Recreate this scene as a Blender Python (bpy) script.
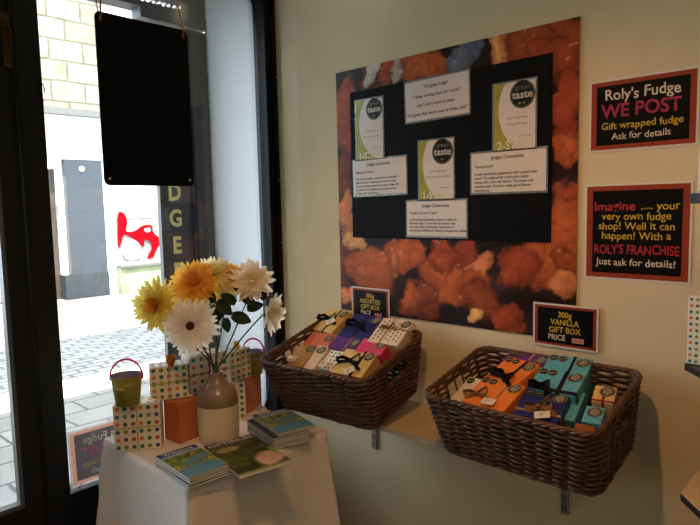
import bpy, bmesh, math, random
from mathutils import Vector, Matrix, noise, Euler
random.seed(7)
PI = math.pi
S = bpy.context.scene
for o in list(bpy.data.objects): bpy.data.objects.remove(o)
C = S.collection

# ---------------------------------------------------------------- camera
YAW, PITCH, ROLL, FPX = 0.753376513, 0.0938408764, -0.0222689144, 597.849
EYE = Vector((0, 0, 1.5))
fwd = Vector((-math.sin(YAW)*math.cos(PITCH), math.cos(YAW)*math.cos(PITCH), -math.sin(PITCH)))
r0 = Vector((math.cos(YAW), math.sin(YAW), 0)); u0 = r0.cross(fwd)
rgt = r0*math.cos(ROLL) + u0*math.sin(ROLL); upv = -r0*math.sin(ROLL) + u0*math.cos(ROLL)
cam = bpy.data.objects.new('camera', bpy.data.cameras.new('camera')); C.objects.link(cam)
m = Matrix.Identity(4)
for i in range(3): m[i][0] = rgt[i]; m[i][1] = upv[i]; m[i][2] = -fwd[i]; m[i][3] = EYE[i]
cam.matrix_world = m
cam.data.sensor_width = 36; cam.data.lens = FPX/700*36; cam.data.clip_start = 0.02; cam.data.clip_end = 200
S.camera = cam
def ray(px, py): return fwd + rgt*((px-350)/FPX) + upv*((262.5-py)/FPX)
def on(px, py, ax, val):            # the photo's pixel carried to a real plane
    d = ray(px, py); return EYE + d*((val-EYE[ax])/d[ax])
def at(px, py, depth): return EYE + ray(px, py)*depth

# ---------------------------------------------------------------- light
S.view_settings.view_transform = 'Standard'; S.view_settings.look = 'None'
S.view_settings.exposure = 0; S.view_settings.gamma = 1; S.view_settings.use_curve_mapping = False
W = bpy.data.worlds.new('sky'); S.world = W; W.use_nodes = True
bg = W.node_tree.nodes['Background']; bg.inputs[0].default_value = (0.80, 0.90, 1.0, 1); bg.inputs[1].default_value = 7.4
def lamp(name, kind, loc, energy, col, target=None, **kw):
    l = bpy.data.lights.new(name, kind); l.energy = energy; l.color = col
    for k, v in kw.items(): setattr(l, k, v)
    o = bpy.data.objects.new(name, l); C.objects.link(o); o.location = loc
    if target is not None:
        o.rotation_euler = (Vector(target)-Vector(loc)).to_track_quat('-Z', 'Y').to_euler()
    return o
lamp('sun', 'SUN', (3, -1, 8), 26, (1, .96, .88), target=(3-.92, -1+.3, 8-2.6), angle=.01)
WARM = (1, .50, .19)
lamp('spot_display', 'SPOT', (-.68, .5, 2.55), 44, WARM, target=(-.95, 1.45, .75), spot_size=1.6, spot_blend=.8, shadow_soft_size=.03)
lamp('spot_poster', 'SPOT', (.35, .7, 2.55), 10, WARM, target=(-.35, 1.5, .9), spot_size=1.75, spot_blend=.85, shadow_soft_size=.05)
lamp('spot_shop', 'SPOT', (1.0, -.8, 2.55), 16, WARM, target=(.8, -.6, 0), spot_size=2.6, spot_blend=.7, shadow_soft_size=.06)
po = lamp('window_portal', 'AREA', (-2.22, -.25, 1.5), 1, (1, 1, 1), target=(0, -.25, 1.5), shape='RECTANGLE', size=4.3, size_y=2.1)
po.data.cycles.is_portal = True

# ---------------------------------------------------------------- materials
def lin(h):
    h = h.lstrip('#'); v = [int(h[i:i+2], 16)/255 for i in (0, 2, 4)]
    return tuple(x/12.92 if x <= .04045 else ((x+.055)/1.055)**2.4 for x in v)
_m = {}
def mat(key, col='#808080', rough=.6, var=.12, scale=30, metal=0, bump=0, emit=0, coat=0, spec=.5, alpha=None, trans=0):
    if key in _m: return _m[key]
    M = bpy.data.materials.new(key); M.use_nodes = True; N = M.node_tree.nodes; L = M.node_tree.links
    b = N['Principled BSDF']; c = lin(col) if isinstance(col, str) else col
    tc = N.new('ShaderNodeTexCoord'); nz = N.new('ShaderNodeTexNoise'); nz.inputs['Scale'].default_value = scale; nz.inputs['Detail'].default_value = 3
    L.new(tc.outputs['Object'], nz.inputs['Vector'])
    rp = N.new('ShaderNodeValToRGB'); L.new(nz.outputs[0], rp.inputs[0])
    rp.color_ramp.elements[0].position = .3; rp.color_ramp.elements[1].position = .7
    rp.color_ramp.elements[0].color = tuple(x*(1-var) for x in c)+(1,); rp.color_ramp.elements[1].color = tuple(min(1, x*(1+var)) for x in c)+(1,)
    L.new(rp.outputs[0], b.inputs['Base Color'])
    b.inputs['Roughness'].default_value = rough; b.inputs['Metallic'].default_value = metal
    b.inputs['Specular IOR Level'].default_value = spec; b.inputs['Coat Weight'].default_value = coat
    if trans: b.inputs['Transmission Weight'].default_value = trans
    if bump:
        bp = N.new('ShaderNodeBump'); bp.inputs['Strength'].default_value = bump; bp.inputs['Distance'].default_value = .003
        L.new(nz.outputs[0], bp.inputs['Height']); L.new(bp.outputs[0], b.inputs['Normal'])
    if emit:
        b.inputs['Emission Color'].default_value = c+(1,); b.inputs['Emission Strength'].default_value = emit
    _m[key] = M; return M
def brick_mat(key, c1, c2, mortar, bw, rh, ms, axes='yz', rough=.8, rot=0, nvar=.25):
    M = bpy.data.materials.new(key); M.use_nodes = True; N = M.node_tree.nodes; L = M.node_tree.links; b = N['Principled BSDF']
    tc = N.new('ShaderNodeTexCoord'); sp = N.new('ShaderNodeSeparateXYZ'); cb = N.new('ShaderNodeCombineXYZ')
    L.new(tc.outputs['Object'], sp.inputs[0])
    L.new(sp.outputs['xyz'.index(axes[0])], cb.inputs[0]); L.new(sp.outputs['xyz'.index(axes[1])], cb.inputs[1])
    mp = N.new('ShaderNodeMapping'); mp.inputs['Rotation'].default_value = (0, 0, rot); L.new(cb.outputs[0], mp.inputs[0])
    nd = N.new('ShaderNodeTexNoise'); nd.inputs['Scale'].default_value = 3; L.new(mp.outputs[0], nd.inputs['Vector'])
    ma = N.new('ShaderNodeVectorMath'); ma.operation = 'MULTIPLY_ADD'; ma.inputs[1].default_value = (.05, .05, .05)
    L.new(nd.outputs['Color'], ma.inputs[0]); L.new(mp.outputs[0], ma.inputs[2])
    br = N.new('ShaderNodeTexBrick'); L.new(ma.outputs[0], br.inputs['Vector'])
    br.inputs['Color1'].default_value = lin(c1)+(1,); br.inputs['Color2'].default_value = lin(c2)+(1,); br.inputs['Mortar'].default_value = lin(mortar)+(1,)
    br.inputs['Scale'].default_value = 1; br.inputs['Brick Width'].default_value = bw; br.inputs['Row Height'].default_value = rh
    br.inputs['Mortar Size'].default_value = ms; br.inputs['Mortar Smooth'].default_value = .3
    nz = N.new('ShaderNodeTexNoise'); nz.inputs['Scale'].default_value = 5; nz.inputs['Detail'].default_value = 6; L.new(mp.outputs[0], nz.inputs['Vector'])
    rp = N.new('ShaderNodeValToRGB'); rp.color_ramp.elements[0].position = .3; rp.color_ramp.elements[1].position = .7
    rp.color_ramp.elements[0].color = (1-nvar,)*3+(1,); rp.color_ramp.elements[1].color = (1, 1, 1, 1); L.new(nz.outputs[0], rp.inputs[0])
    mx = N.new('ShaderNodeMix'); mx.data_type = 'RGBA'; mx.blend_type = 'MULTIPLY'; mx.inputs[0].default_value = 1
    L.new(br.outputs[0], mx.inputs[6]); L.new(rp.outputs[0], mx.inputs[7]); L.new(mx.outputs[2], b.inputs['Base Color'])
    b.inputs['Roughness'].default_value = rough
    bp = N.new('ShaderNodeBump'); bp.inputs['Distance'].default_value = .01; bp.inputs['Strength'].default_value = .6; bp.invert = True
    L.new(br.outputs['Fac'], bp.inputs['Height']); L.new(bp.outputs[0], b.inputs['Normal'])
    return M
def vcol_mat(key, rough=.35, coat=0):
    if key in _m: return _m[key]
    M = bpy.data.materials.new(key); M.use_nodes = True; N = M.node_tree.nodes; b = N['Principled BSDF']
    a = N.new('ShaderNodeVertexColor'); a.layer_name = 'print'; M.node_tree.links.new(a.outputs[0], b.inputs['Base Color'])
    b.inputs['Roughness'].default_value = rough; b.inputs['Coat Weight'].default_value = coat; b.inputs['Specular IOR Level'].default_value = .2
    _m[key] = M; return M
def checker_mat(key, c1, c2, sc, rough=.45):
    if key in _m: return _m[key]
    M = bpy.data.materials.new(key); M.use_nodes = True; N = M.node_tree.nodes; L = M.node_tree.links; b = N['Principled BSDF']
    tc = N.new('ShaderNodeTexCoord'); br = N.new('ShaderNodeTexBrick'); L.new(tc.outputs['Object'], br.inputs['Vector'])
    br.inputs['Color1'].default_value = lin(c2)+(1,); br.inputs['Color2'].default_value = lin(c1)+(1,); br.inputs['Mortar'].default_value = lin(c1)+(1,)
    br.inputs['Scale'].default_value = sc; br.inputs['Mortar Size'].default_value = .12; br.inputs['Brick Width'].default_value = .55; br.inputs['Row Height'].default_value = .42
    L.new(br.outputs[0], b.inputs['Base Color']); b.inputs['Roughness'].default_value = rough
    _m[key] = M; return M
def glass_mat():
    M = bpy.data.materials.new('window_glass'); M.use_nodes = True; N = M.node_tree.nodes; L = M.node_tree.links
    N.remove(N['Principled BSDF']); out = N['Material Output']
    t = N.new('ShaderNodeBsdfTransparent'); t.inputs[0].default_value = (.97, .985, .98, 1)
    g = N.new('ShaderNodeBsdfGlossy'); g.inputs['Roughness'].default_value = .02; f = N.new('ShaderNodeFresnel'); f.inputs[0].default_value = 1.5
    mx = N.new('ShaderNodeMixShader'); L.new(f.outputs[0], mx.inputs[0]); L.new(t.outputs[0], mx.inputs[1]); L.new(g.outputs[0], mx.inputs[2]); L.new(mx.outputs[0], out.inputs[0])
    return M
def petal_mat(key, col, tl=.45):
    M = mat(key, col, .6, .08, 40); N = M.node_tree.nodes; L = M.node_tree.links; b = N['Principled BSDF']; t = N.new('ShaderNodeBsdfTranslucent'); mx = N.new('ShaderNodeMixShader'); mx.inputs[0].default_value = tl
    rp = [n for n in N if n.type == 'VALTORGB'][0]; L.new(rp.outputs[0], t.inputs[0]); L.new(b.outputs[0], mx.inputs[1]); L.new(t.outputs[0], mx.inputs[2]); L.new(mx.outputs[0], N['Material Output'].inputs[0]); return M
M_cream = mat('cream_wall_paint', '#dccca6', .85, .03, 6, bump=.05)
M_dark = mat('black_window_paint', '#0e0f12', .45, .15, 12, spec=.3)
M_black = mat('black_card', '#060606', .7, .2, 20, spec=.12)
M_white = mat('white_paint', '#d9dade', .6, .03, 8)
M_paper = mat('white_paper', '#e8e4dc', .5, .03, 30)
M_lam = mat('laminated_paper', '#e0d8d0', .3, .02, 30, coat=.6)
M_glass = glass_mat()

# ---------------------------------------------------------------- mesh helpers
def bx(bm, x0, x1, y0, y1, z0, z1, mi=0):
    r = [bm.verts.new(p) for p in ((x0,y0,z0),(x1,y0,z0),(x1,y1,z0),(x0,y1,z0),(x0,y0,z1),(x1,y0,z1),(x1,y1,z1),(x0,y1,z1))]
    fs = []
    for q in ((3,2,1,0),(4,5,6,7),(0,1,5,4),(1,2,6,5),(2,3,7,6),(3,0,4,7)):
        f = bm.faces.new([r[i] for i in q]); f.material_index = mi; fs.append(f)
    return r, fs
def box(x0, x1, y0, y1, z0, z1, bev=0, seg=2):
    bm = bmesh.new(); bx(bm, x0, x1, y0, y1, z0, z1)
    if bev: bmesh.ops.bevel(bm, geom=bm.edges[:], offset=bev, segments=seg, affect='EDGES', profile=.5)
    return bm
def tube(bm, pts, rad, n=6, closed=False, mi=0, smooth=True):
    pts = [Vector(p) for p in pts]; N = len(pts); rings = []
    for i, p in enumerate(pts):
        if closed: t = pts[(i+1) % N]-pts[i-1]
        else: t = pts[min(i+1, N-1)]-pts[max(i-1, 0)]
        t.normalize(); a = Vector((0, 0, 1)) if abs(t.z) < .9 else Vector((1, 0, 0))
        s = t.cross(a).normalized(); b = s.cross(t)
        r = rad(i/(max(N-1, 1))) if callable(rad) else rad
        rings.append([bm.verts.new(p+(s*math.cos(2*PI*k/n)+b*math.sin(2*PI*k/n))*r) for k in range(n)])
    for i in range(N if closed else N-1):
        A, B = rings[i], rings[(i+1) % N]
        for k in range(n):
            f = bm.faces.new((A[k], A[(k+1) % n], B[(k+1) % n], B[k])); f.smooth = smooth; f.material_index = mi
    if not closed:
        for R, fl in ((rings[0], 1), (rings[-1], 0)):
            f = bm.faces.new(R[::-1] if not fl else R); f.material_index = mi
def lathe(bm, prof, n=40, mi=0, cap=True):
    rings = [[bm.verts.new((r*math.cos(2*PI*k/n), r*math.sin(2*PI*k/n), z)) for k in range(n)] for r, z in prof]
    for A, B in zip(rings, rings[1:]):
        for k in range(n):
            f = bm.faces.new((A[k], A[(k+1) % n], B[(k+1) % n], B[k])); f.smooth = True; f.material_index = mi
    if cap: bm.faces.new(rings[0][::-1])
    return rings
def disc(bm, c, r, z, n=16, mi=0, sx=1, sy=1):
    f = bm.faces.new([bm.verts.new((c[0]+r*sx*math.cos(2*PI*k/n), c[1]+r*sy*math.sin(2*PI*k/n), z)) for k in range(n)]); f.material_index = mi; return f
def obj(name, bm, mats, parent=None, loc=None, rot=None, fixn=True):
    if fixn: bmesh.ops.recalc_face_normals(bm, faces=bm.faces[:])
    me = bpy.data.meshes.new(name); bm.to_mesh(me); bm.free()
    for k in (mats if isinstance(mats, (list, tuple)) else [mats]): me.materials.append(k)
    o = bpy.data.objects.new(name, me); C.objects.link(o)
    if parent: o.parent = parent
    if loc is not None: o.location = loc
    if rot is not None: o.rotation_euler = rot
    return o
def tag(o, label, cat, group=None):
    o['label'] = label; o['category'] = cat
    if group: o['group'] = group
    return o
def near(v, y, c=0): return c+(v-c)*(y/1.85)      # a size read on the wall plane carried to a plane in front of it
def thing(name, label, cat, loc=(0, 0, 0), rot=(0, 0, 0), group=None):
    o = bpy.data.objects.new(name, None); C.objects.link(o); o.empty_display_size = .05
    o.location = loc; o.rotation_euler = rot; return tag(o, label, cat, group)
def struct(name, bm, m, parent=None):
    o = obj(name, bm, m, parent)
    if not parent: o['kind'] = 'structure'
    return o
def text(name, s, size, m, parent, loc, rot=(0, 0, 0), bold=0, align='CENTER', wob=0, spacing=1.0, sx=1, ls=1.0):
    cu = bpy.data.curves.new('t', 'FONT'); cu.body = s; cu.size = size; cu.offset = bold; cu.align_x = align; cu.align_y = 'CENTER'
    cu.space_character = spacing; cu.space_line = ls; cu.resolution_u = 3
    to = bpy.data.objects.new('t', cu); C.objects.link(to)
    dg = bpy.context.evaluated_depsgraph_get(); me = bpy.data.meshes.new_from_object(to.evaluated_get(dg))
    bpy.data.objects.remove(to); me.materials.clear(); me.materials.append(m)
    for v in me.vertices:
        v.co.x *= sx
        if wob: 
            x = v.co.x/size; v.co.y += wob*size*(math.sin(x*2.3+len(s))+.6*math.sin(x*5.1)); v.co.x += wob*.6*size*math.sin(v.co.y/size*5+x*1.7)
    o = bpy.data.objects.new(name, me); C.objects.link(o); o.parent = parent; o.location = loc; o.rotation_euler = rot
    return o

# ================================================================ THE ROOM
D, WX = 1.85, -2.25          # poster wall y, window wall x
HX = 2.0; BY = -2.6; CZ = 2.6
struct('floor', box(WX-.07, HX, BY, D, -.05, 0), mat('floor_boards', '#4a3626', .5, .2, 4))
struct('ceiling', box(WX-.07, HX, BY, D, CZ, CZ+.1), M_white)
bm = bmesh.new(); P_ = [(HX, D), (-2.03, D), (WX, 1.897), (WX-.07, 1.91), (WX-.07, 2.1), (HX, 2.1)]
f_ = bm.faces.new([bm.verts.new((x, y, 0)) for x, y in P_]); g_ = bmesh.ops.extrude_face_region(bm, geom=[f_]); bmesh.ops.translate(bm, vec=(0, 0, CZ), verts=[v for v in g_['geom'] if isinstance(v, bmesh.types.BMVert)])
struct('wall_right', bm, M_cream)
struct('wall_back', box(WX-.07, HX, BY-.1, BY, 0, CZ), M_cream)
struct('wall_front', box(HX, HX+.1, BY-.1, D+.12, 0, CZ), M_cream)
struct('wall_left', box(WX-.07, WX, BY, -2.45, 0, CZ), M_dark)
struct('wall_left_lower', box(WX-.07, WX, .83, 1.9, 0, .425), M_dark)
struct('wall_left_header', box(WX-.07, WX, BY, 1.9, 2.54, CZ), M_dark)
# window 1 (display window) and its frame
bm = bmesh.new(); bx(bm, WX-.045, WX-.037, .83, 1.845, .455, 2.54); win = struct('window_1', bm, M_glass)
bm = bmesh.new()
bx(bm, WX-.07, WX+.012, 1.837, 1.868, .425, 2.54); bx(bm, WX-.06, WX+.03, 1.870, 1.899, .425, 2.54)
bx(bm, WX-.07, WX+.02, .83, 1.837, .425, .458)
struct('window_frame', bm, M_dark, win)
for z in (.83, 1.33, 1.43, 1.63, 2.11):
    struct('frame_screw', box(WX+.028, WX+.034, 1.881, 1.887, z, z+.006), mat('pale_screw', '#b8b4a8', .4, .1), win)
# door post + glazed door
struct('trim_1', box(WX-.075, WX+.03, .748, .83, 0, 2.54, .004), M_dark)
bm = bmesh.new(); bx(bm, WX-.055, WX+.01, .676, .745, 0, 2.52); bx(bm, WX-.055, WX+.01, -.30, .676, 0, .466); bx(bm, WX-.055, WX+.01, -.30, .676, 2.38, 2.52)
bx(bm, WX-.055, WX+.01, -.40, -.30, 0, 2.52)
door = struct('door_1', bm, M_dark)
bm = bmesh.new(); bx(bm, WX-.035, WX-.027, -.30, .676, .466, 2.38); struct('door_glass', bm, M_glass, door)
bm = bmesh.new(); bx(bm, WX-.02, WX+.016, .664, .678, .466, 2.38); bx(bm, WX-.02, WX+.016, -.30, .664, .466, .482)
struct('glazing_bead', bm, mat('grey_bead', '#55585c', .4, .1), door)
bm = bmesh.new(); bx(bm, WX+.01, WX+.022, .715, .740, 1.99, 2.165); tube(bm, [(WX+.02, .728, 2.12), (WX+.05, .728, 2.11), (WX+.055, .728, 2.03)], .006)
struct('door_latch', bm, mat('dull_brass', '#4a3418', .4, .2, metal=.6), door)
bm = bmesh.new(); bx(bm, WX-.045, WX-.037, -2.38, -.47, .4, 2.5); w2 = struct('window_2', bm, M_glass)
bm = bmesh.new(); bx(bm, WX-.07, WX+.02, -2.45, -2.38, 0, 2.54); bx(bm, WX-.07, WX+.02, -.47, -.40, 0, 2.54); bx(bm, WX-.07, WX+.02, -2.38, -.47, 0, .4); bx(bm, WX-.07, WX+.02, -2.38, -.47, 2.5, 2.54)
struct('window_frame', bm, M_dark, w2)

# ================================================================ OUTSIDE
pave = brick_mat('street_pavers', '#75716c', '#68645f', '#3a3734', .42, .30, .012, 'yx', nvar=.2)
sett = brick_mat('street_setts', '#565a5f', '#44484c', '#232528', .22, .12, .018, 'yx', nvar=.35)
far = brick_mat('street_far_slabs', '#6c6964', '#605d58', '#34322f', .5, .3, .012, 'yx', nvar=.15)
def ground(name, x0, x1, m, top=0):
    struct(name, box(x0, x1, -7, 26, -.2, top), m)
ground('floor_street_pavers', -4.95, WX-.075, pave, -.005); ground('floor_street_kerb', -5.5, -4.95, mat('kerb_stone', '#bdb8b0', .8, .06, 2), -.005)
ground('floor_street_setts', -7.3, -5.5, sett, -.01); ground('floor_street_far', -10.9, -7.3, far, -.005)
# our own shopfront outside
struct('trim_2', box(-2.74, WX-.075, 1.848, 1.97, 0, 3.2), mat('pale_grey_paint', '#b4b6b8', .6, .03, 4))          # white return beside the window
bm = box(-2.7, HX, -4, 9, 2.701, 6.4); struct('wall_shop_upper', bm, mat('shop_stone', '#a89c88', .9, .1, 3))
fasc = thing('shop_fascia', 'dark grey fascia beam across the top of the shopfront behind the hanging board', 'fascia', (-2.72, 1.109, 2.553))
bm = bmesh.new(); bx(bm, -.10, .0, -3.4, .735, -.083, .19); bx(bm, -.08, .005, .371, .735, -.133, -.083); obj('beam', bm, mat('grey_fascia_paint', '#3b3d40', .5, .1), fasc)
pil = thing('shop_sign_pilaster', 'tall dark grey board outside the window with gold capital letters running down', 'sign', (-2.74, 1.608, 0))
mg = mat('charcoal_board', '#3a3a3a', .45, .1, 5)
bm = bmesh.new(); bx(bm, -.03, .0, -.061, .116, 0, 2.41); obj('board', bm, mg, pil)
bm = bmesh.new(); bx(bm, -.05, .02, .116, .235, 0, 2.41); bx(bm, .02, .03, .133, .166, 0, 2.41); obj('edge_post', bm, mat('dark_post', '#1c1f26', .4, .1), pil)
gold = mat('gold_letter', '#d8c87a', .4, .1)
zs = {}
for ch, px, py in (('F', 176, 141), ('U', 176, 167), ('D', 174.5, 193), ('G', 175.5, 219), ('E', 176, 246), ('P', 177.5, 272), ('A', 178, 299), ('N', 178.5, 325), ('T', 179, 352), ('R', 180, 381), ('Y', 181, 408)):
    p = on(px, py, 0, -2.738); 
    text('gold_letter', ch, .118, gold, pil, (.002, .02, p.z), (PI/2, 0, PI/2), bold=.004, sx=.85)
for z in (.9, 1.22, 1.55, 1.89):
    for y in (-.05, .105): obj('screw', box(.0005, .0025, y-.004, y+.004, z-.004, z+.004), M_black, pil)

# opposite building
FX = -10.6
stone = brick_mat('limestone_blocks', '#9a9482', '#827c68', '#645f4e', .56, .34, .02, 'yz', nvar=.4)
bld = thing('stone_building', 'pale stone block building with doorway across the street', 'building', (FX, 4.4, 0))
def bo(name, y0, y1, z0, z1, x0, x1, m): 
    bm = bmesh.new(); bx(bm, x0, x1, y0-4.4, y1-4.4, z0, z1); return obj(name, bm, m, bld)
bo('stone_wall', 0, 5.04, 3.25, 6.3, -.4, 0, stone)
bo('ledge', -1, 5.04, 3.14, 3.25, -.4, .16, mat('grey_lead', '#5c5c5a', .7, .15))
wht = mat('white_render', '#e6e4de', .8, .04, 2)
bo('fascia_board', -1, 5.04, 2.75, 3.14, -.4, .05, wht); bo('grey_moulding', -1, 5.1, 2.84, 2.89, .05, .12, mat('grey_mould', '#a0a0a0', .7, .1))  # white fascia board with a projecting grey moulding strip across it
bo('lintel', -1, 5.04, 2.41, 2.75, -.4, 0, wht)
gr = mat('blue_granite', '#30373f', .35, .5, 60); grd = mat('dark_plinth', '#282c31', .4, .3, 50)
p = bo('granite_pillar', 4.22, 4.86, .42, 2.41, -.4, .03, gr)
bo('granite_plinth', 4.1, 4.87, 0, .42, -.4, .045, grd)
bm = bmesh.new(); tube(bm, [(.03+.0, .1, 2.25), (.045, .1, 2.25)], .045, 16); o = obj('lamp_disc', bm, wht, bld)
bo('jamb_panel', 4.12, 4.22, .42, 2.41, -.4, -.1, wht)
bo('entry_door', 3.2, 4.15, 0, 2.25, -.38, -.2, mat('brown_door', '#40342e', .5, .2, 6))
bo('intercom', 4.07, 4.11, 1.45, 1.62, -.1, -.08, mat('grey_metal', '#60646a', .4, .1))
bo('door_step', 3.2, 4.1, 0, .04, -.5, -.3, mat('red_mat', '#7a4030', .9, .2))
bo('wall_return', 4.86, 5.04, 0, 2.41, -.4, 0, wht)
nb = thing('white_building', 'white rendered building with a red painted panel across the street', 'building', (FX, 5.05, 0))
def nbo(name, y0, y1, z0, z1, x0, x1, m):
    bm = bmesh.new(); bx(bm, x0, x1, y0-5.05, y1-5.05, z0, z1); return obj(name, bm, m, nb)
nbo('rendered_wall', 5.05, 14, 0, 6.3, -.4, -.03, wht)
nbo('low_wall', 5.05, 9, 0, .47, -.05, .12, mat('mossy_wall', '#80866c', .8, .4, 3)); nbo('wall_coping', 5.05, 9, .47, .51, -.05, .16, mat('grey_lead'))
nbo('panel', 5.05, 8, .56, 1.62, -.03, -.01, mat('grey_panel', '#8c8a86', .6, .4, 4))
nbo('panel_band', 5.05, 8, 1.36, 1.56, -.01, 0, mat('grey_band', '#7c7a76', .6, .1, 4))
red = mat('red_paint', '#7a0410', .8, .05, spec=.02)
bm = bmesh.new()
def blob(pts, dx=.01):
    P = [on(x, y, 0, FX)-Vector((FX, 5.05, 0)) for x, y in pts]
    # closed Catmull-Rom smoothing
    Q = []
    n = len(P)
    for i in range(n):
        a, b, c, d = P[i-1], P[i], P[(i+1) % n], P[(i+2) % n]
        for k in range(5):
            t = k/5; Q.append(.5*((2*b)+(c-a)*t+(2*a-5*b+4*c-d)*t*t+(-a+3*b-3*c+d)*t**3))
    bm.faces.new([bm.verts.new((dx, q.y, q.z)) for q in Q])
blob([(118, 213), (124, 214), (127, 222), (126, 231), (134, 231), (142, 226), (151, 225), (153, 232), (159, 238), (160, 243), (156, 250), (153, 257), (147, 258), (151, 249), (150, 242), (144, 240), (144, 246), (139, 244), (132, 238), (124, 235), (121, 243), (118, 248), (117, 230)])
obj('red_graphic', bm, red, nb)
bm = bmesh.new(); blob([(122, 246), (128, 239), (137, 242), (141, 250), (138, 258), (129, 260), (123, 255)], .014); blob([(144, 229), (149, 228), (150, 231), (146, 232)], .014); obj('white_graphic', bm, M_white, nb)

# ================================================================ WINDOW THINGS
# hanging black board
hb = thing('hanging_board', 'black rectangular board with rounded corners hanging on cords in the window', 'board', (-2.18, 1.198, 1.909), (0, 0, math.radians(1)))
bm = bmesh.new(); w, h, r = .382/2, .625/2, .022; ring = []
for cx, cz, a0 in ((w-r, h-r, 0), (-w+r, h-r, 90), (-w+r, -h+r, 180), (w-r, -h+r, 270)):
    for k in range(6): a = math.radians(a0+k*18); ring.append((cx+r*math.cos(a), cz+r*math.sin(a)))
f = bm.faces.new([bm.verts.new((-.003, a, b)) for a, b in ring]); g = bmesh.ops.extrude_face_region(bm, geom=[f])
bmesh.ops.translate(bm, vec=(.006, 0, 0), verts=[v for v in g['geom'] if isinstance(v, bmesh.types.BMVert)])
obj('panel', bm, mat('black_board', '#050506', .8, .1, spec=.15), hb)
for sy in (-1, 1):
    bm = bmesh.new(); tube(bm, [(.003, sy*(w-.02), -h+.025), (.0045, sy*(w-.02), -h+.025)], .005, 12); obj('eyelet', bm, M_paper, hb)
    bm = bmesh.new(); tube(bm, [(.003, sy*(w-.02), h-.025), (.0045, sy*(w-.02), h-.025)], .005, 12); obj('eyelet', bm, M_paper, hb)
cord = mat('tan_cord', '#a9763c', .7, .2, 80)
for y0, y1 in ((-w+.02, -w+.05), (w-.02, w-.085)):
    bm = bmesh.new(); tube(bm, [(.006, y0, h-.035), (.008, y0, h+.005), (.004, (y0+y1)/2, .48), (.0, y1, .63)], .0035, 6); tube(bm, [(.007, y0, h-.03), (-.004, y0-.004, h), (-.004, y0-.01, h+.06)], .002, 5)
    obj('cord', bm, cord, hb)

# ---- printed signs
M_frame = mat('sign_terracotta', '#96391c', .45, .08, 40, spec=.25); M_pan = mat('sign_black', '#070606', .5, .1, 30, spec=.12)
T_white = mat('print_white', '#dccdb4', .4); T_pink = mat('print_magenta', '#a51648', .4); T_yel = mat('print_yellow', '#cfae28', .4); T_red = mat('print_red', '#a81c22', .4)
def sign(name, label, x0, x1, z0, z1, bw, lines, y=D-.0015, cat='sign', inner=None, rot=None, loc=None, mats=None, single=False):
    w, h = x1-x0, z1-z0
    mats = mats or (M_lam, M_frame, M_pan)
    t = thing(name, label, cat, loc if loc is not None else (x0+w/2, y, z0+h/2), rot if rot is not None else (PI/2, 0, 0))
    if single:                                   # one sheet of paper lit through from behind
        def ringq(bm, a, b, c, d, z=0):          # flat frame between half sizes (a, b) and (c, d)
            o_ = [bm.verts.new((x*a, y*b, z)) for x, y in ((-1, -1), (1, -1), (1, 1), (-1, 1))]
            if c is None: bm.faces.new(o_); return
            i_ = [bm.verts.new((x*c, y*d, z)) for x, y in ((-1, -1), (1, -1), (1, 1), (-1, 1))]
            for k in range(4): bm.faces.new((o_[k], o_[(k+1) % 4], i_[(k+1) % 4], i_[k]))
        e = .008; bm = bmesh.new(); ringq(bm, w/2, h/2, w/2-e, h/2-e); obj('sheet', bm, mats[0], t)
        bm = bmesh.new(); ringq(bm, w/2-e, h/2-e, w/2-bw, h/2-bw*.85); obj('border', bm, mats[1], t)
        bm = bmesh.new(); ringq(bm, w/2-bw, h/2-bw*.85, None, None); obj('panel', bm, mats[2], t)
        for s, size, m, cx, cy, kw in lines: text('lettering', s, size, m, t, (cx*w, cy*h, .0006), **kw)
        return t
    bm = box(-w/2, w/2, -h/2, h/2, 0, .001); obj('sheet', bm, mats[0], t)
    e = .006 if w > .15 else .004
    bm = box(-w/2+e, w/2-e, -h/2+e, h/2-e, .001, .0013); obj('border', bm, mats[1], t)
    bm = box(-w/2+bw, w/2-bw, -h/2+bw*.85, h/2-bw*.85, .0013, .0016); obj('panel', bm, mats[2], t)
    for s, size, m, cx, cy, kw in lines:
        text('lettering', s, size, m, t, (cx*w, cy*h, .0019), **kw)
    return t
POST = [("Roly's Fudge", .043, T_white, .0, .27, dict(bold=.0005, wob=.03, sx=.95)), ('WE POST', .054, T_pink, -.01, .05, dict(bold=.0011, wob=.012, sx=.95)),
        ('Gift wrapped fudge', .0285, T_yel, .0, -.15, dict(bold=.0002, wob=.03, sx=1.0)), ('Ask for details', .0275, T_white, 0, -.30, dict(bold=.0002, wob=.03, sx=1.0))]
sign('post_sign', "terracotta-bordered black sign reading Roly's Fudge WE POST, upper right of the wall", -.725, -.43, 1.645, 1.855, .022, POST)
FR = [('Imagine', .037, T_red, -.205, .265, dict(bold=.0007, wob=.03, sx=1.05)), ('..... your', .032, T_yel, .22, .265, dict(bold=.0002, wob=.03)),
      ('very own fudge', .031, T_yel, 0, .16, dict(bold=.0002, wob=.03)), ('shop! Well it can', .031, T_yel, 0, .06, dict(bold=.0002, wob=.03)),
      ('happen! With a', .031, T_yel, 0, -.04, dict(bold=.0002, wob=.03)), ("ROLY'S FRANCHISE", .038, T_red, 0, -.185, dict(bold=.0007, wob=.03, sx=.73)),
      ('Just ask for details!', .029, T_white, 0, -.315, dict(bold=.0002, wob=.03))]
sign('franchise_sign', "nearly square black sign reading ROLY'S FRANCHISE Just ask for details, lower right", -.734, -.438, 1.262, 1.549, .024, FR)
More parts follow.
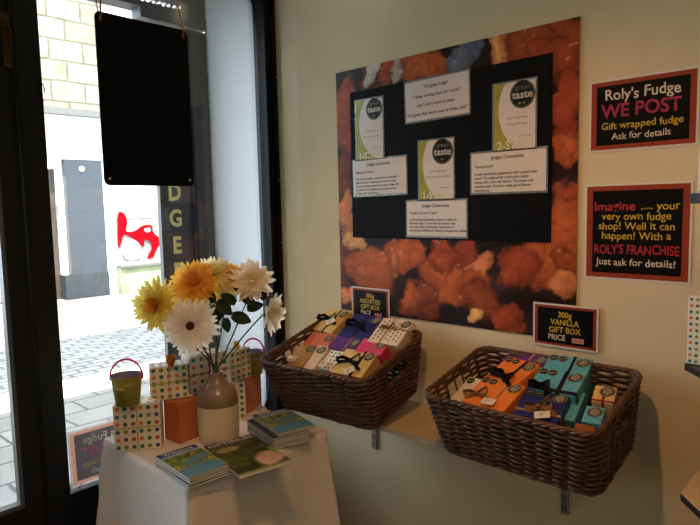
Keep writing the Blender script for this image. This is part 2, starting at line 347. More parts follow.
PRICE = lambda kind: [('300g', .026, T_yel, 0, .255, dict(bold=.0004, wob=.02, sx=.9)), (kind, .026, T_yel, 0, .08, dict(bold=.0004, wob=.02, sx=.9)),
      ('GIFT BOX', .026, T_yel, 0, -.095, dict(bold=.0004, wob=.02, sx=.9)), ('PRICE', .025, T_white, -.12, -.27, dict(bold=.0003, wob=.02, sx=.9))]
def price_sign(label, kind, x0, x1, z0, z1):
    t = sign('price_sign', label, x0, x1, z0, z1, .016, PRICE(kind), y=D-.0075)
    bm = box(.025, .062, -.049, -.034, .0016, .0021); obj('price_sticker', bm, mat('pink_sticker', '#d8a4a0', .5), t)
    text('price_lettering', '£6.25', .014, T_red, t, (.0435, -.0415, .0024), bold=.0004)
price_sign('small landscape sign reading 300g VANILLA GIFT BOX above the right wicker basket', 'VANILLA', -.899, -.685, 1.03, 1.172)
price_sign('small sign reading 300g ASSORTED GIFT BOX above the left wicker basket', 'ASSORTED', -1.722, -1.515, 1.025, 1.162)
# the sign seen from behind in the window
wm = (petal_mat('backlit_sheet', '#c9c2c4', .6), petal_mat('show_through_orange', '#cc9078', .6), petal_mat('show_through_grey', '#5c5759', .35))
tw = petal_mat('show_through_white', '#f4f0f4', .3); tp = petal_mat('show_through_pink', '#d0709c', .3); ty = petal_mat('show_through_yellow', '#dccc74', .3)
WP = [(a, b, {T_white: tw, T_pink: tp, T_yel: ty}[c], d, e, dict(k, sx=-k['sx'])) for a, b, c, d, e, k in POST]
sign('window_sign', 'sheet in the bottom of the window showing the post sign mirrored from behind', 0, .315, 0, .216, .024, WP, loc=(WX-.012, 1.005, .572), rot=(math.radians(87), 0, PI/2+.0), mats=wm, single=True)
bm = bmesh.new(); tube(bm, [(0, 0, 0), (0, 0, .01), (0, .006, .016), (0, .012, .01), (0, .012, .004)], .0018, 6)
tag(obj('hook', bm, mat('dark_wire', '#2a2420', .4), loc=(WX+.0, .875, .458)), 'small dark wire hook at the foot of the mirrored window sign', 'hook')

# ================================================================ POSTER
def wuv(px, py): p = on(px, py, 1, D); return ((p.x+1.79)/1.03, (p.z-1.057)/.998)
pal = dict(o=lin('#b0582a'), r=lin('#984022'), b=lin('#863e20'), d=lin('#6a2c1a'), y=lin('#d09a58'), w=lin('#b8aea0'), g=lin('#5c6474'), l=lin('#c87848'))
chunks = [  # px, py, rx, ry (px), colour
 (345, 120, 14, 40, 'r'), (344, 180, 10, 30, 'd'), (348, 215, 9, 28, 'l'), (343, 262, 12, 25, 'd'), (372, 72, 17, 26, 'd'), (369, 72, 8, 16, 'w'), (386, 73, 7, 18, 'r'), (397, 72, 6, 13, 'w'),
 (425, 66, 26, 18, 'o'), (462, 58, 18, 14, 'g'), (497, 55, 12, 22, 'l'), (494, 54, 5, 18, 'y'), (548, 48, 48, 42, 'r'), (536, 44, 30, 22, 'b'), (566, 100, 12, 30, 'r'), (567, 146, 16, 24, 'o'), (552, 60, 20, 30, 'r'),
 (565, 225, 20, 42, 'o'), (574, 190, 12, 12, 'r'), (372, 268, 26, 23, 'o'), (405, 257, 21, 21, 'o'), (394, 262, 6, 14, 'l'), (455, 275, 37, 32, 'o'), (480, 300, 24, 25, 'b'), (478, 262, 14, 9, 'l'), (465, 250, 14, 12, 'r'), (442, 256, 16, 14, 'r'),
 (420, 304, 21, 19, 'b'), (414, 299, 10, 10, 'o'), (540, 265, 42, 30, 'o'), (516, 270, 22, 22, 'r'), (565, 262, 20, 16, 'b'), (512, 323, 24, 16, 'r'), (562, 285, 18, 12, 'l'), (350, 292, 8, 9, 'l'), (473, 317, 8, 7, 'y'), (355, 240, 10, 10, 'y')]
CH = []
for px, py, rx, ry, c in chunks:
    u, v = wuv(px, py); u2, _ = wuv(px+rx, py); _, v2 = wuv(px, py-ry); CH.append((u, v, abs(u2-u), abs(v2-v), pal[c]))
def fudge(u, v):
    P = Vector((u*5, v*5, 0)); w1 = noise.noise(P*1.3)*.045+noise.fractal(P*3.5, .8, 2, 5)*.022; w2 = noise.noise(P*1.3+Vector((7, 3, 1)))*.045+noise.fractal(P*3.5+Vector((2, 9, 1)), .8, 2, 5)*.022
    base = Vector(lin('#2a1612')).lerp(Vector(lin('#3a3a44')), max(0, noise.noise(P*1.5+Vector((0, 0, 5)))))*(.8+.5*noise.noise(P*3))
    col = base
    for cu, cv, ru, rv, c in CH:
        du, dv = (u+w1-cu)/ru, (v+w2-cv)/rv; d = math.sqrt(du*du+dv*dv)
        if d < 1.05:
            Q = P+Vector((cu*9, cv*9, 3)); fb = .7*noise.noise(Q*2.4)+.45*noise.fractal(Q*6, .7, 2, 5)-.5*max(0, .12-abs(noise.noise(Q*3.1+Vector((4, 4, 4)))))/.12
            k = max(0, min(1, (1.05-d)*6)); sh = (1.2-.6*d**4)*(1+.55*fb)*(1+.22*dv-.1*du)
            cc = Vector(c)*max(.15, sh)
            sp_ = noise.noise(Vector((P.x*9, P.y*14, 8)))+.5*fb
            if sp_ > .58: cc = cc.lerp(Vector(lin('#e0a468')), min(.7, (sp_-.58)*4))
            col = col.lerp(cc, k)
    return col
def print_grid(name, w, h, n, mm, fn, mt, parent, z=0, loc=None, rot=None):
    bm = bmesh.new(); V = [[bm.verts.new((w*(i/n-.5), h*(j/mm-.5), z)) for i in range(n+1)] for j in range(mm+1)]
    cl = bm.loops.layers.float_color.new('print'); cache = {}
    for j in range(mm):
        for i in range(n):
            f = bm.faces.new((V[j][i], V[j][i+1], V[j+1][i+1], V[j+1][i]))
            for lp, (a, b) in zip(f.loops, ((i, j), (i+1, j), (i+1, j+1), (i, j+1))):
                if (a, b) not in cache: cache[(a, b)] = tuple(max(0, min(1, x)) for x in fn(a/n, b/mm))+(1,)
                lp[cl] = cache[(a, b)]
    return obj(name, bm, mt, parent, loc, rot, fixn=False)
YB = D-.0105
bx0, bx1, bz0, bz1 = near(-1.716, YB), near(-.845, YB), near(1.368, YB, 1.5), near(1.966, YB, 1.5)
po_ = thing('fudge_poster', 'large square photo poster of orange-brown fudge chunks on the cream wall', 'poster', (-1.272, D-.0015, 1.556), (PI/2, 0, 0))
obj('backing', box(-.515, .515, -.499, .499, 0, .004), mat('foamboard', '#8c8276', .6), po_)
print_grid('photo_print', 1.03, .998, 230, 220, fudge, vcol_mat('poster_print', .38), po_, .0045)
bb = tag(obj('black_panel', box(bx0, bx1, D-.0095, D-.0065, bz0, bz1), M_black), 'black rectangular card panel mounted on the middle of the fudge poster', 'panel')
T_ink = mat('black_ink', '#1a1614', .5); T_green = mat('lime_print', '#a3a02c', .4, .15, 20, coat=.4)
lam_edge = mat('laminate_edge', '#8f9698', .12, .35, 90, metal=.3, bump=1.0)
def certificate(label, x0, x1, z0, z1, stars, fl):
    x0, x1, z0, z1 = near(x0, YB), near(x1, YB), near(z0, YB, 1.5), near(z1, YB, 1.5)
    w, h = x1-x0, z1-z0
    t = thing('award_certificate', label, 'certificate', (x0+w/2, YB, z0+h/2), (PI/2, 0, 0), 'award certificates on the black panel')
    obj('laminate', box(-w/2-.006, w/2+.006, -h/2-.006, h/2+.006, 0, .0008), lam_edge, t)
    obj('sheet', box(-w/2, w/2, -h/2, h/2, .0008, .0012), M_lam, t)
    bm = bmesh.new(); n = 24; R = w*1.09; cx, cy = w*.71, h*.10        # green margin outside a big arc
    pts = []
    for k in range(n+1):
        a = math.radians(132+k*(256-132)/n); pts.append((max(-w/2, min(w/2, cx+R*math.cos(a))), max(-h/2, min(h/2, cy+R*math.sin(a)))))
    outer = [(-w/2, h/2)]+[(-w/2, h/2-(h)*k/n) for k in range(1, n//2)]
    poly = pts+[(w/2, pts[-1][1]), (w/2, -h/2), (-w/2, -h/2), (-w/2, h/2)]
    seen = []
    for q in poly:
        if not seen or (Vector(q)-Vector(seen[-1])).length > 1e-5: seen.append(q)
    f = bm.faces.new([bm.verts.new((a, b, .0015)) for a, b in seen]); bmesh.ops.triangulate(bm, faces=[f])
    obj('green_margin', bm, T_green, t)
    bm = bmesh.new(); r = w*.30; disc(bm, (w*.2, h/2-r*.95), r, .0017, 28); d = obj('award_roundel', bm, mat('roundel_black', '#0e100e', .3, .1, coat=.5), t)
    rw = mat('roundel_white', '#c9c4b8', .4); ry = mat('roundel_grey', '#777a70', .4)
    text('lettering', 'taste', r*.78, rw, d, (w*.2, h/2-r*.98, .0021), bold=.0008, sx=1.05)
    text('lettering', 'great', r*.5, ry, d, (w*.2, h/2-r*.45, .0021), sx=1.1)
    text('lettering', '* '*stars, r*.5, mat('gold_letter'), d, (w*.21, h/2-r*1.72, .0021), bold=.0006)
    bm = bmesh.new(); k = 28
    for i in range(k):
        a, b = 2*PI*i/k, 2*PI*(i+1)/k
        if .15 < (i/k) < .35 : continue
        bm.faces.new([bm.verts.new((w*.2+q*math.cos(c), h/2-r*.95+q*math.sin(c), .0020)) for q, c in ((r*.88, a), (r*.93, a), (r*.93, b), (r*.88, b))])
    obj('ring', bm, mat('roundel_olive', '#76803a', .4), d)
    text('lettering', fl[0], w*.062, T_ink, t, (w*.07, -h*.03, .0014)); text('lettering', fl[1], w*.062, T_ink, t, (w*.07, -h*.12, .0014))
    text('star_lettering', ('2-STAR' if stars == 2 else '1-STAR'), w*.26, mat('cert_white', '#d8d4b8', .4), t, (-w*.02, -h*.44, .0019), bold=.0012, sx=.95)
    text('signature', 'John Farrand', w*.055, mat('blue_ink', '#55507a', .5), t, (w*.25, -h*.31, .0019))
    return t
certificate('award certificate at the top left of the black panel, shiny roundel', -1.683, -1.541, 1.688, 1.925, 1, ("Roly's Fudge Pantry", 'Maple and Pecan Fudge'))
certificate('award certificate lowest in the middle of the black panel', -1.366, -1.213, 1.52, 1.735, 1, ("Roly's Fudge Pantry", 'Vanilla Clotted Cream Fudge'))
certificate('award certificate at the top right of the black panel', -1.05, -.9, 1.677, 1.895, 2, ("Roly's Fudge Pantry", 'Honeycomb Fudge'))
def note(label, x0, x1, z0, z1, head, sub, body, rot=0):
    x0, x1, z0, z1 = near(x0, YB), near(x1, YB), near(z0, YB, 1.5), near(z1, YB, 1.5)
    w, h = x1-x0, z1-z0
    t = thing('comment_note', label, 'note', (x0+w/2, YB, z0+h/2), (PI/2, rot, 0), 'laminated notes on the black panel')
    obj('laminate', box(-w/2-.006, w/2+.006, -h/2-.007, h/2+.007, 0, .0008), lam_edge, t)
    obj('sheet', box(-w/2, w/2, -h/2, h/2, .0008, .0012), M_lam, t)
    if head: text('heading', head, .0165, T_ink, t, (0, h*.37, .0014), bold=.0004)
    if sub: text('quote', sub, .0135, T_ink, t, (-w*.46, h*.16, .0014), align='LEFT', bold=.0003)
    n = len(body)
    for i, s in enumerate(body):
        if head: text('body_line', s, .0125, T_ink, t, (-w*.46, h*(-.03-.105*i), .0014), align='LEFT', bold=.00035, sx=min(1.5, .92*w/(len(s)*.0125*.48)) if i < n-1 else 1.05)
        else: text('body_line', s, .0165, T_ink, t, (0, h*(.33-.225*i), .0014), bold=.0004)
JC = 'Judges Comments'
note('laminated note with four centred lines at the top middle of the black panel', -1.425, -1.147, 1.815, 1.96, None, None, ['"It\'s great fudge"', '"I keep coming back for more!"', 'and I don\'t want to stop..', '"It\'s great that we\'re one of three, yes!"'], rot=math.radians(-1))
note('laminated judges comments note at the left side of the black panel', -1.702, -1.428, 1.545, 1.685, JC, '"Maple and Pecan"', ['The taste brought a smooth and a beautiful', 'balance colour, overall texture to the mouth.', 'Creamy yet deep smooth and creamy. Judges felt', 'the pecans were excellent, good quality and lots', 'of them for the flavour.'], rot=math.radians(-.6))
note('laminated judges comments note at the bottom middle of the black panel', -1.425, -1.16, 1.382, 1.512, JC, '"Vanilla Clotted Cream"', ['Lovely looking handmade product. A really old', 'fashioned fudge. You can taste the clotted cream', 'and it just melts in the mouth. Reminiscent of', 'everyone\'s childhood. Simply exceptional vanilla.'])
note('laminated judges comments note at the right side of the black panel', -1.137, -.862, 1.537, 1.672, JC, '"Honeycomb"', ['Lovely handmade appearance with a good even', 'colour. The judges all felt it had a nice creamy', 'texture with a rich clean flavour. The honeycomb', 'worked well. Overall a really good flavour', 'experience.'])

# ================================================================ WALL SHELF
SZ = .725
sh = thing('wall_shelf', 'long pale wooden shelf on the wall carrying both wicker baskets', 'shelf', (-1.1, D, SZ))
bm = box(-.66, .50, -.285, -.003, -.018, 0, .001, 1); obj('board', bm, mat('birch_board', '#c9b38c', .5, .08, 6), sh)
bm = box(-.66, .50, -.287, -.285, -.018, 0); obj('edge_band', bm, mat('grey_edge', '#b9b4a8', .4, .05), sh)
for X in (-1.612, -.785):
    tr = thing('shelf_bracket', 'slotted steel bracket strip under the '+('left' if X < -1 else 'right')+' end of the wall shelf', 'bracket', (X, D, .475), group='shelf bracket strips')
    bm = bmesh.new(); bx(bm, -.012, .012, -.010, -.001, 0, .23); obj('strip', bm, mat('grey_steel', '#a7a69f', .35, .1, metal=.4), tr)
    bm = bmesh.new()
    for k in range(6):
        for sx in (-.005, .005): bx(bm, sx-.0017, sx+.0017, -.0106, -.0101, .012+k*.035, .03+k*.035)
    obj('slot', bm, M_black, tr)
    bm = bmesh.new(); v = [bm.verts.new(p) for p in ((-.002, -.01, .231), (-.002, -.23, .231), (-.002, -.23, .22), (-.002, -.01, .19))]; f = bm.faces.new(v)
    g = bmesh.ops.extrude_face_region(bm, geom=[f]); bmesh.ops.translate(bm, vec=(.004, 0, 0), verts=[q for q in g['geom'] if isinstance(q, bmesh.types.BMVert)]); obj('arm', bm, mat('grey_steel'), tr)

# ================================================================ WICKER BASKETS
wick = mat('dark_wicker', '#4e311c', .42, .45, 18, bump=.3); wick2 = mat('dark_wicker_rim', '#55361f', .4, .4, 25, bump=.3)
def rrect(s, w, d, r):                       # point on rounded rectangle, s in 0..1, starting front-left corner going right
    L = [w-2*r, PI*r/2, d-2*r, PI*r/2, w-2*r, PI*r/2, d-2*r, PI*r/2]; T = sum(L); q = (s % 1)*T
    c = [(-w/2+r, -d/2), None, (w/2, -d/2+r), None, (w/2-r, d/2), None, (-w/2, d/2-r), None]
    dirs = [(1, 0), None, (0, 1), None, (-1, 0), None, (0, -1), None]
    cen = {1: (w/2-r, -d/2+r, -90), 3: (w/2-r, d/2-r, 0), 5: (-w/2+r, d/2-r, 90), 7: (-w/2+r, -d/2+r, 180)}
    for i, l in enumerate(L):
        if q <= l or i == 7:
            if i % 2 == 0:
                n = {0: (0, -1), 2: (1, 0), 4: (0, 1), 6: (-1, 0)}[i]
                return Vector((c[i][0]+dirs[i][0]*q, c[i][1]+dirs[i][1]*q, 0)), Vector((n[0], n[1], 0))
            x, y, a0 = cen[i]; a = math.radians(a0)+q/r
            return Vector((x+r*math.cos(a), y+r*math.sin(a), 0)), Vector((math.cos(a), math.sin(a), 0))
        q -= l
def basket(label, loc, yaw, bw, bd, rw, rd, dyr, H, tilt, rows=23, stakes=36, seed=0, dxr=0):
    rnd = random.Random(seed)
    t = thing('wicker_basket', label, 'basket', loc, (tilt, 0, yaw), 'wicker baskets on the wall shelf')
    def P(s, tt, off=0):
        a, n = rrect(s, bw, bd, .035); b, _ = rrect(s, rw, rd, .036)
        b = b+Vector((dxr, dyr, 0))
        # slight belly
        p = a.lerp(b, tt**.9); p.z = .008+(H-.008)*tt; p.y += bd/2
        return p+n*off
    # handle opening on both short sides
    per = [rrect(i/2000, rw, rd, .036)[0] for i in range(2000)]
    def opening(s, tt):
        b, n = rrect(s, rw, rd, .036)
        return abs(n.x) > .95 and -.055 < b.y < .055 and .62 < tt < .86
    bm = bmesh.new(); SN = stakes*5
    for r in range(rows):
        tt = (r+.5)/rows; run = []; runs = []
        for i in range(SN+1):
            s = i/SN
            if opening(s, tt):
                if len(run) > 3: runs.append(run)
                run = []; continue
            off = .0055*math.sin(PI*stakes*s+r*PI) + rnd.uniform(-.0006, .0006)
            p = P(s, tt+.004*math.sin(PI*stakes*s*.5+r*PI/2)/1, off); p.z += rnd.uniform(-.0005, .0005); run.append(p)
        if len(run) > 3: runs.append(run)
        if len(runs) == 1: tube(bm, runs[0][:-1], .0046, 6, closed=True)
        else:
            if len(runs) > 1 and (runs[0][0]-runs[-1][-1]).length < .02: runs[0] = runs.pop()[:-1]+runs[0]
            for q in runs: tube(bm, q, .0046, 6)
    obj('weave', bm, wick, t)
    bm = bmesh.new()
    for i in range(stakes):
        s = (i+.5)/stakes if False else i/stakes
        tube(bm, [P(s, k/6, 0) for k in range(7)], .0032, 5)
    obj('stakes', bm, wick, t)
    # braided rim, base braid
    for nm, tt, R, rr, tw in (('rim', 1.0, .0048, .0047, 22), ('foot_braid', .02, .0035, .0045, 30)):
        bm = bmesh.new()
        for k in range(3):
            pts = []
            for i in range(SN):
                s = i/SN; p = P(s, tt); _, n = rrect(s, rw, rd, .036); a = 2*PI*(tw*s+k/3)
                pts.append(p+n*R*math.cos(a)+Vector((0, 0, R*.75*math.sin(a)+(.002 if tt > .5 else 0))))
            tube(bm, pts, rr, 6, closed=True)
        obj(nm, bm, wick2, t)
    for sx in (-1, 1):       # wrapped handle bar edges round each opening
        bm = bmesh.new()
        for tt in (.58, .88):
            pts = []
            for i in range(2001):
                s = i/2000; b, n = rrect(s, rw, rd, .036)
                if n.x*sx > .95 and -.07 < b.y < .07: pts.append(P(s, tt))
            pts.sort(key=lambda v: v.y); tube(bm, pts[::12], .0062, 6)
        obj('handle', bm, wick2, t)
    bm = bmesh.new(); n = 26
    ring = [P(i/60, .0) for i in range(60)]; f = bm.faces.new([bm.verts.new((p.x*.97, (p.y-bd/2)*.97+bd/2, .003)) for p in ring]); g = bmesh.ops.extrude_face_region(bm, geom=[f])
    bmesh.ops.translate(bm, vec=(0, 0, .006), verts=[q for q in g['geom'] if isinstance(q, bmesh.types.BMVert)]); obj('base', bm, wick, t)
    return t
B1 = basket('left wicker basket near the window, heaped with gift-wrapped boxes', (-1.526, 1.476, SZ+.001), math.radians(4.5), .44, .30, .50, .385, .005, .218, math.radians(14.5), seed=1)
B2 = basket('right wicker basket under the vanilla price sign, holding orange, blue and teal boxes', (-.794, 1.512, SZ+.001), 0, .475, .28, .52, .355, .005, .212, math.radians(13.5), seed=2)

# ================================================================ GIFT BOXES
rb_black = mat('black_ribbon', '#0c0b0d', .35, .2, 60); rb_gold = mat('gold_ribbon', '#a87a44', .35, .15, 60); rb_tan = mat('raffia_ribbon', '#9a7448', .6, .25, 90)
stk_b = mat('black_sticker', '#100e0e', .35, .1); stk_g = mat('oval_sticker', '#2c241c', .4, .15); stk_l = mat('sticker_silver', '#b0a582', .4); tagm = mat('cream_tag', '#e2d6c0', .6, .04)
def strip(bm, pts, w, side, th=.0006):
    A = []
    for p in pts:
        p = Vector(p); s = Vector(side)*(w/2); A.append((bm.verts.new(p-s), bm.verts.new(p+s)))
    for (a, b), (c, d) in zip(A, A[1:]): f = bm.faces.new((a, b, d, c)); f.smooth = True
def bow_mesh(sz, w, rnd):
    bm = bmesh.new()
    for sg in (-1, 1):
        pts = []
        for k in range(13):
            a = PI*2*k/12; r = sz*math.sin(a/2)
            pts.append((sg*r*(.9), .30*sz*math.sin(a)*sg, .004+.34*sz*math.sin(a/2)*(1 if k < 6.5 else .3)))
        strip(bm, pts, w, (rnd.uniform(-.15, .15), .95, .25))
        ta = rnd.uniform(.35, .8); L = sz*1.35
        pts = [(sg*L*t*math.cos(ta), -L*t*math.sin(ta), .003+.006*math.sin(t*PI)) for t in (0, .2, .4, .6, .8, 1)]
        strip(bm, pts, w*.85, (math.sin(ta), .8, .1))
    r, fs = bx(bm, -w*.45, w*.45, -w*.5, w*.5, .001, .010)
    bmesh.ops.solidify(bm, geom=bm.faces[:], thickness=.0006)
    return bm
def gift(label, c, yaw, tilt, w, d, h, paper, ribbon=rb_black, rpos=.1, rw=.009, bow=(0, 0), bsz=.03, dots=2, logo=True, tagp=None, group=None, cross=None, name='gift_box', roll=0, sm=True):
    rnd = random.Random(label)
    t = thing(name, label, 'gift box', c, (0, 0, 0), group)
    t.rotation_euler = (Matrix.Rotation(yaw, 3, 'Z') @ Matrix.Rotation(tilt, 3, 'X') @ Matrix.Rotation(roll, 3, 'Y')).to_euler()
    obj('wrapped_box', box(-w/2, w/2, -d/2, d/2, -h, 0, .003), paper, t)
    e = .0008
    if ribbon:
        bm = bmesh.new(); X = rpos*w
        bx(bm, X-rw/2, X+rw/2, -d/2-e, d/2+e, -h-e, e)
        if cross is not None:
            Y = cross*d; bx(bm, -w/2-e, w/2+e, Y-rw/2, Y+rw/2, -h-e*1.2, e*1.2)
        obj('ribbon', bm, ribbon, t)
    if bow is not None and ribbon: obj('bow', bow_mesh(bsz, rw*1.6, rnd), ribbon, t, (bow[0]*w, bow[1]*d, .001), (0, 0, rnd.uniform(-.3, .5)))
    for k in range(dots):
        bm = bmesh.new(); disc(bm, (0, 0), .0135, 0, 20); disc(bm, (0, 0), .0118, .0002, 20, 1); disc(bm, (0, 0), .0110, .0004, 20, 0)
        r_, f_ = bx(bm, -.008, .008, -.0018, .0016, .0005, .0007, 1)
        for v in r_: v.co.xy = Matrix.Rotation(.35, 2) @ v.co.xy
        obj('round_sticker', bm, [stk_b, stk_l], t, (-w/2+.017+k*.029, d/2-.018, .0014))
    if logo:
        bm = bmesh.new(); disc(bm, (0, 0), .0205, 0, 26, 0, .9, 1.05)
        disc(bm, (0, 0), .0192, .0002, 26, 1, .9, 1.05); disc(bm, (0, 0), .0180, .0004, 26, 0, .9, 1.05)
        for k in range(4):
            r_, f_ = bx(bm, -.0135+.003*abs(k-1.5), .0135-.003*abs(k-1.5), .0085-k*.0066, .0125-k*.0066, .0005, .0008, 1)
            for v in r_: v.co.xy = Matrix.Rotation(.5, 2) @ v.co.xy
        obj('logo_sticker', bm, [stk_g, stk_l], t, (w/2-.023, d/2-.025, .0014), (0, 0, -.9))
    if tagp:
        bm = box(-.021, .021, -.014, .014, 0, .0008); 
        for k in range(4): bx(bm, -.010, .010-.003*k, .006-k*.004, .0068-k*.004, .0009, .0011, 1)
        obj('tag', bm, [tagm, T_ink], t, (tagp[0]*w, tagp[1]*d, .011), (rnd.uniform(-.1, .1), rnd.uniform(-.1, .1), tagp[2] if len(tagp) > 2 else .1))
    return t
P_or = checker_mat('orange_paper', '#ee7c1e', '#f29a4c', 42); P_pu = checker_mat('purple_paper', '#5c1f76', '#7a46a0', 42); P_bl = checker_mat('navy_paper', '#15155e', '#33378c', 42)
P_te = checker_mat('teal_paper', '#56acc2', '#84c6d4', 42); P_ted = P_te; P_go = checker_mat('gold_paper', '#dcb468', '#ecd29a', 42); P_co = checker_mat('coral_paper', '#e07048', '#e88a60', 42); P_pk = checker_mat('pink_paper', '#d83a66', '#e4608a', 42)
P_kr = mat('kraft_paper', '#c39a62', .6, .08, 30); P_cr = mat('cream_paper', '#e2cfb4', .55, .05, 30); P_foil = mat('gold_foil', '#d89a3c', .22, .2, 60, metal=.8, bump=.8); P_cop = mat('copper_foil', '#c87840', .25, .3, 60, metal=.7, bump=.8)
def planept(px, py, y0, z0, tilt):
    d = ray(px, py); n = Vector((0, -math.sin(tilt), math.cos(tilt))); return EYE+d*((Vector((0, y0, z0))-EYE).dot(n)/d.dot(n))
def R(a): return math.radians(a)
G2 = 'gift boxes in the right basket'
# (label, centre, yaw, tilt, w, d, h, paper, kwargs)
def g2(label, px, py, yaw, w, d, h, paper, tilt=25, pt=25, lift=0, **kw):
    c = planept(px, py, 1.53, .905+lift, R(pt)); return gift(label, c, R(yaw), R(tilt), w, d, h, paper, group=G2, **kw)
g2('purple gift box at the back of the right basket, behind the orange one', 524.5, 361, -6, .145, .085, .05, P_pu, ribbon=rb_gold, bow=None, rpos=.08, lift=-.004)
g2('orange gift box with black bow in the right basket', 512, 370.5, -17, .13, .118, .05, P_or, ribbon=rb_black, rpos=.12, bow=(.0, -.33), bsz=.046, lift=.004, rw=.011)
g2('orange gift box with raffia bow and white tag, front left of the right basket', 492.5, 394, -7, .15, .135, .06, P_or, ribbon=rb_tan, rpos=.15, bow=(-.3, -.15), bsz=.042, tagp=(.12, -.32), lift=.008, rw=.007)
g2('pale cream and orange gift box at the left wall of the right basket', 472, 391, -10, .10, .11, .05, P_cr, ribbon=rb_tan, bow=None, dots=1, logo=False, lift=-.004, tilt=30)
g2('navy gift box with gold bow and white tag, front middle of the right basket', 541, 405, 4, .13, .125, .07, P_bl, ribbon=rb_gold, rpos=.05, cross=-.25, bow=(-.02, -.1), bsz=.042, tagp=(.17, -.38, .35), rw=.009)
g2('teal gift box at the back of the right basket with side in view', 567, 365.5, 5, .132, .09, .09, P_te, ribbon=rb_black, rpos=.1, bow=None, lift=0)
g2('teal gift box with broad black ribbon in front of another teal box', 557, 381, 4, .138, .10, .09, P_te, ribbon=rb_black, rpos=.12, bow=(-.28, -.38), bsz=.035, rw=.013, lift=.008, cross=-.42)
g2('small teal cube box low at the right end of the right basket', 593.5, 414.5, 8, .05, .065, .05, P_te, ribbon=None, bow=None, dots=0, lift=-.012)
g2('small gold foil box with a red band at the right wall of the basket', 604.5, 394, 10, .058, .068, .05, P_go, ribbon=mat('red_ribbon', '#7a1418', .4), rpos=0, bow=None, dots=0, cross=-.43, rw=.006, lift=-.004)
g2('plain teal box standing between the navy box and the teal cube', 571, 405, 6, .05, .12, .07, P_te, ribbon=None, bow=None, dots=0, logo=False, lift=-.03)
g2('copper foil packet tucked at the front right rim of the right basket', 584, 428, 6, .05, .03, .03, P_cop, ribbon=None, bow=None, dots=0, logo=False, lift=-.012)
G1 = 'gift boxes in the left basket'
def g1(label, px, py, yaw, w, d, h, paper, tilt=32, pt=33, lift=0, **kw):
    c = planept(px, py, 1.53, .905+lift, R(pt)); return gift(label, c, R(yaw), R(tilt), w, d, h, paper, group=G1, **kw)
g1('gold gift box with black bow on top at the back of the left basket', 330, 320, -3, .14, .135, .05, P_go, rpos=.1, bow=(-.08, .02), bsz=.054, dots=0, tagp=(.18, -.12, .7), lift=.0)
g1('navy gift box with black bow, back middle of the left basket', 361, 326, 2, .15, .13, .05, P_bl, rpos=.0, bow=(-.1, 0), bsz=.054, dots=0, lift=.0)
sp = g1('cream gift box with dark dots and gold bow, back right of the left basket', 390.5, 331, 5, .138, .135, .06, P_cr, ribbon=rb_gold, rpos=-.1, cross=.1, bow=(-.1, .1), bsz=.03, dots=0, rw=.006, lift=.0)
bm = bmesh.new()
for i in range(7):
    for j in range(6):
        x, y = -.052+i*.0175, -.048+j*.0185+(.008 if i % 2 else 0)
        if abs(y) < .054: disc(bm, (x, y), .0042, .0004, 8)
for i in range(6):
    for j in range(3):
        z = -.012-j*.017; y = -.045+i*.018
        bm.faces.new([bm.verts.new((.0630, y+.004*math.cos(a), z+.004*math.sin(a))) for a in [2*PI*q/8 for q in range(8)]])
        x = -.05+i*.02; bm.faces.new([bm.verts.new((x+.004*math.cos(a), -.058, z+.004*math.sin(a))) for a in [2*PI*q/8 for q in range(8)]])
obj('printed_dots', bm, mat('brown_dot', '#3c1c18', .5), sp)
g1('coral orange gift box at the left side of the left basket', 319.5, 339.5, 2, .13, .075, .05, P_co, ribbon=rb_gold, bow=None, dots=0, rpos=0, rw=.005, lift=.002)
g1('purple gift box in the middle of the left basket', 345, 343.5, 2, .135, .07, .05, P_pu, ribbon=rb_gold, bow=None, dots=0, rpos=.1, rw=.006, lift=.0)
g1('pink gift box at the right side of the left basket', 372, 346.5, 6, .118, .075, .06, P_pk, ribbon=rb_gold, rpos=.1, bow=None, bsz=.02, dots=0, rw=.006, lift=.0)
g1('kraft paper gift box with string bow at the front left of the left basket', 296, 353.5, 0, .155, .125, .05, P_kr, ribbon=rb_tan, rpos=-.22, bow=(-.22, .1), bsz=.022, dots=0, tagp=(.12, -.3), rw=.004, lift=.0)
g1('narrow cream gift box between the kraft and dotted boxes', 315.5, 358, 8, .05, .135, .045, P_cr, ribbon=None, bow=None, dots=0, lift=.004)
dt = g1('white gift box with coloured dots and cream tag, front of the left basket', 332.5, 360, 5, .075, .10, .045, M_paper, ribbon=None, bow=None, dots=0, logo=False, tagp=(-.2, -.3, 1.4), lift=.0)
bm = bmesh.new(); DC = [mat('dot_teal', '#1d6c7c', .5), mat('dot_red', '#c8324a', .5), mat('dot_green', '#6e8a1e', .5), mat('dot_orange', '#d87030', .5), mat('dot_blue', '#2c4c90', .5), mat('dot_darkgreen', '#2a6040', .5)]
for i in range(4):
    for j in range(5): disc(bm, (-.028+i*.019, -.04+j*.019), .005, .0004, 10, (i*2+j*3) % 6)
obj('printed_dots', bm, DC, dt)
g1('gold gift box with black bow at the front right of the left basket', 353.5, 362.5, 6, .145, .125, .055, P_go, rpos=.15, bow=(-.12, .02), bsz=.054, dots=0, tagp=(.1, -.38, .8), lift=.003)
g1('tan gift box tucked under the cream and dotted boxes in the left basket', 324, 354, 4, .05, .09, .04, P_kr, ribbon=None, bow=None, dots=0, logo=False, lift=-.006)

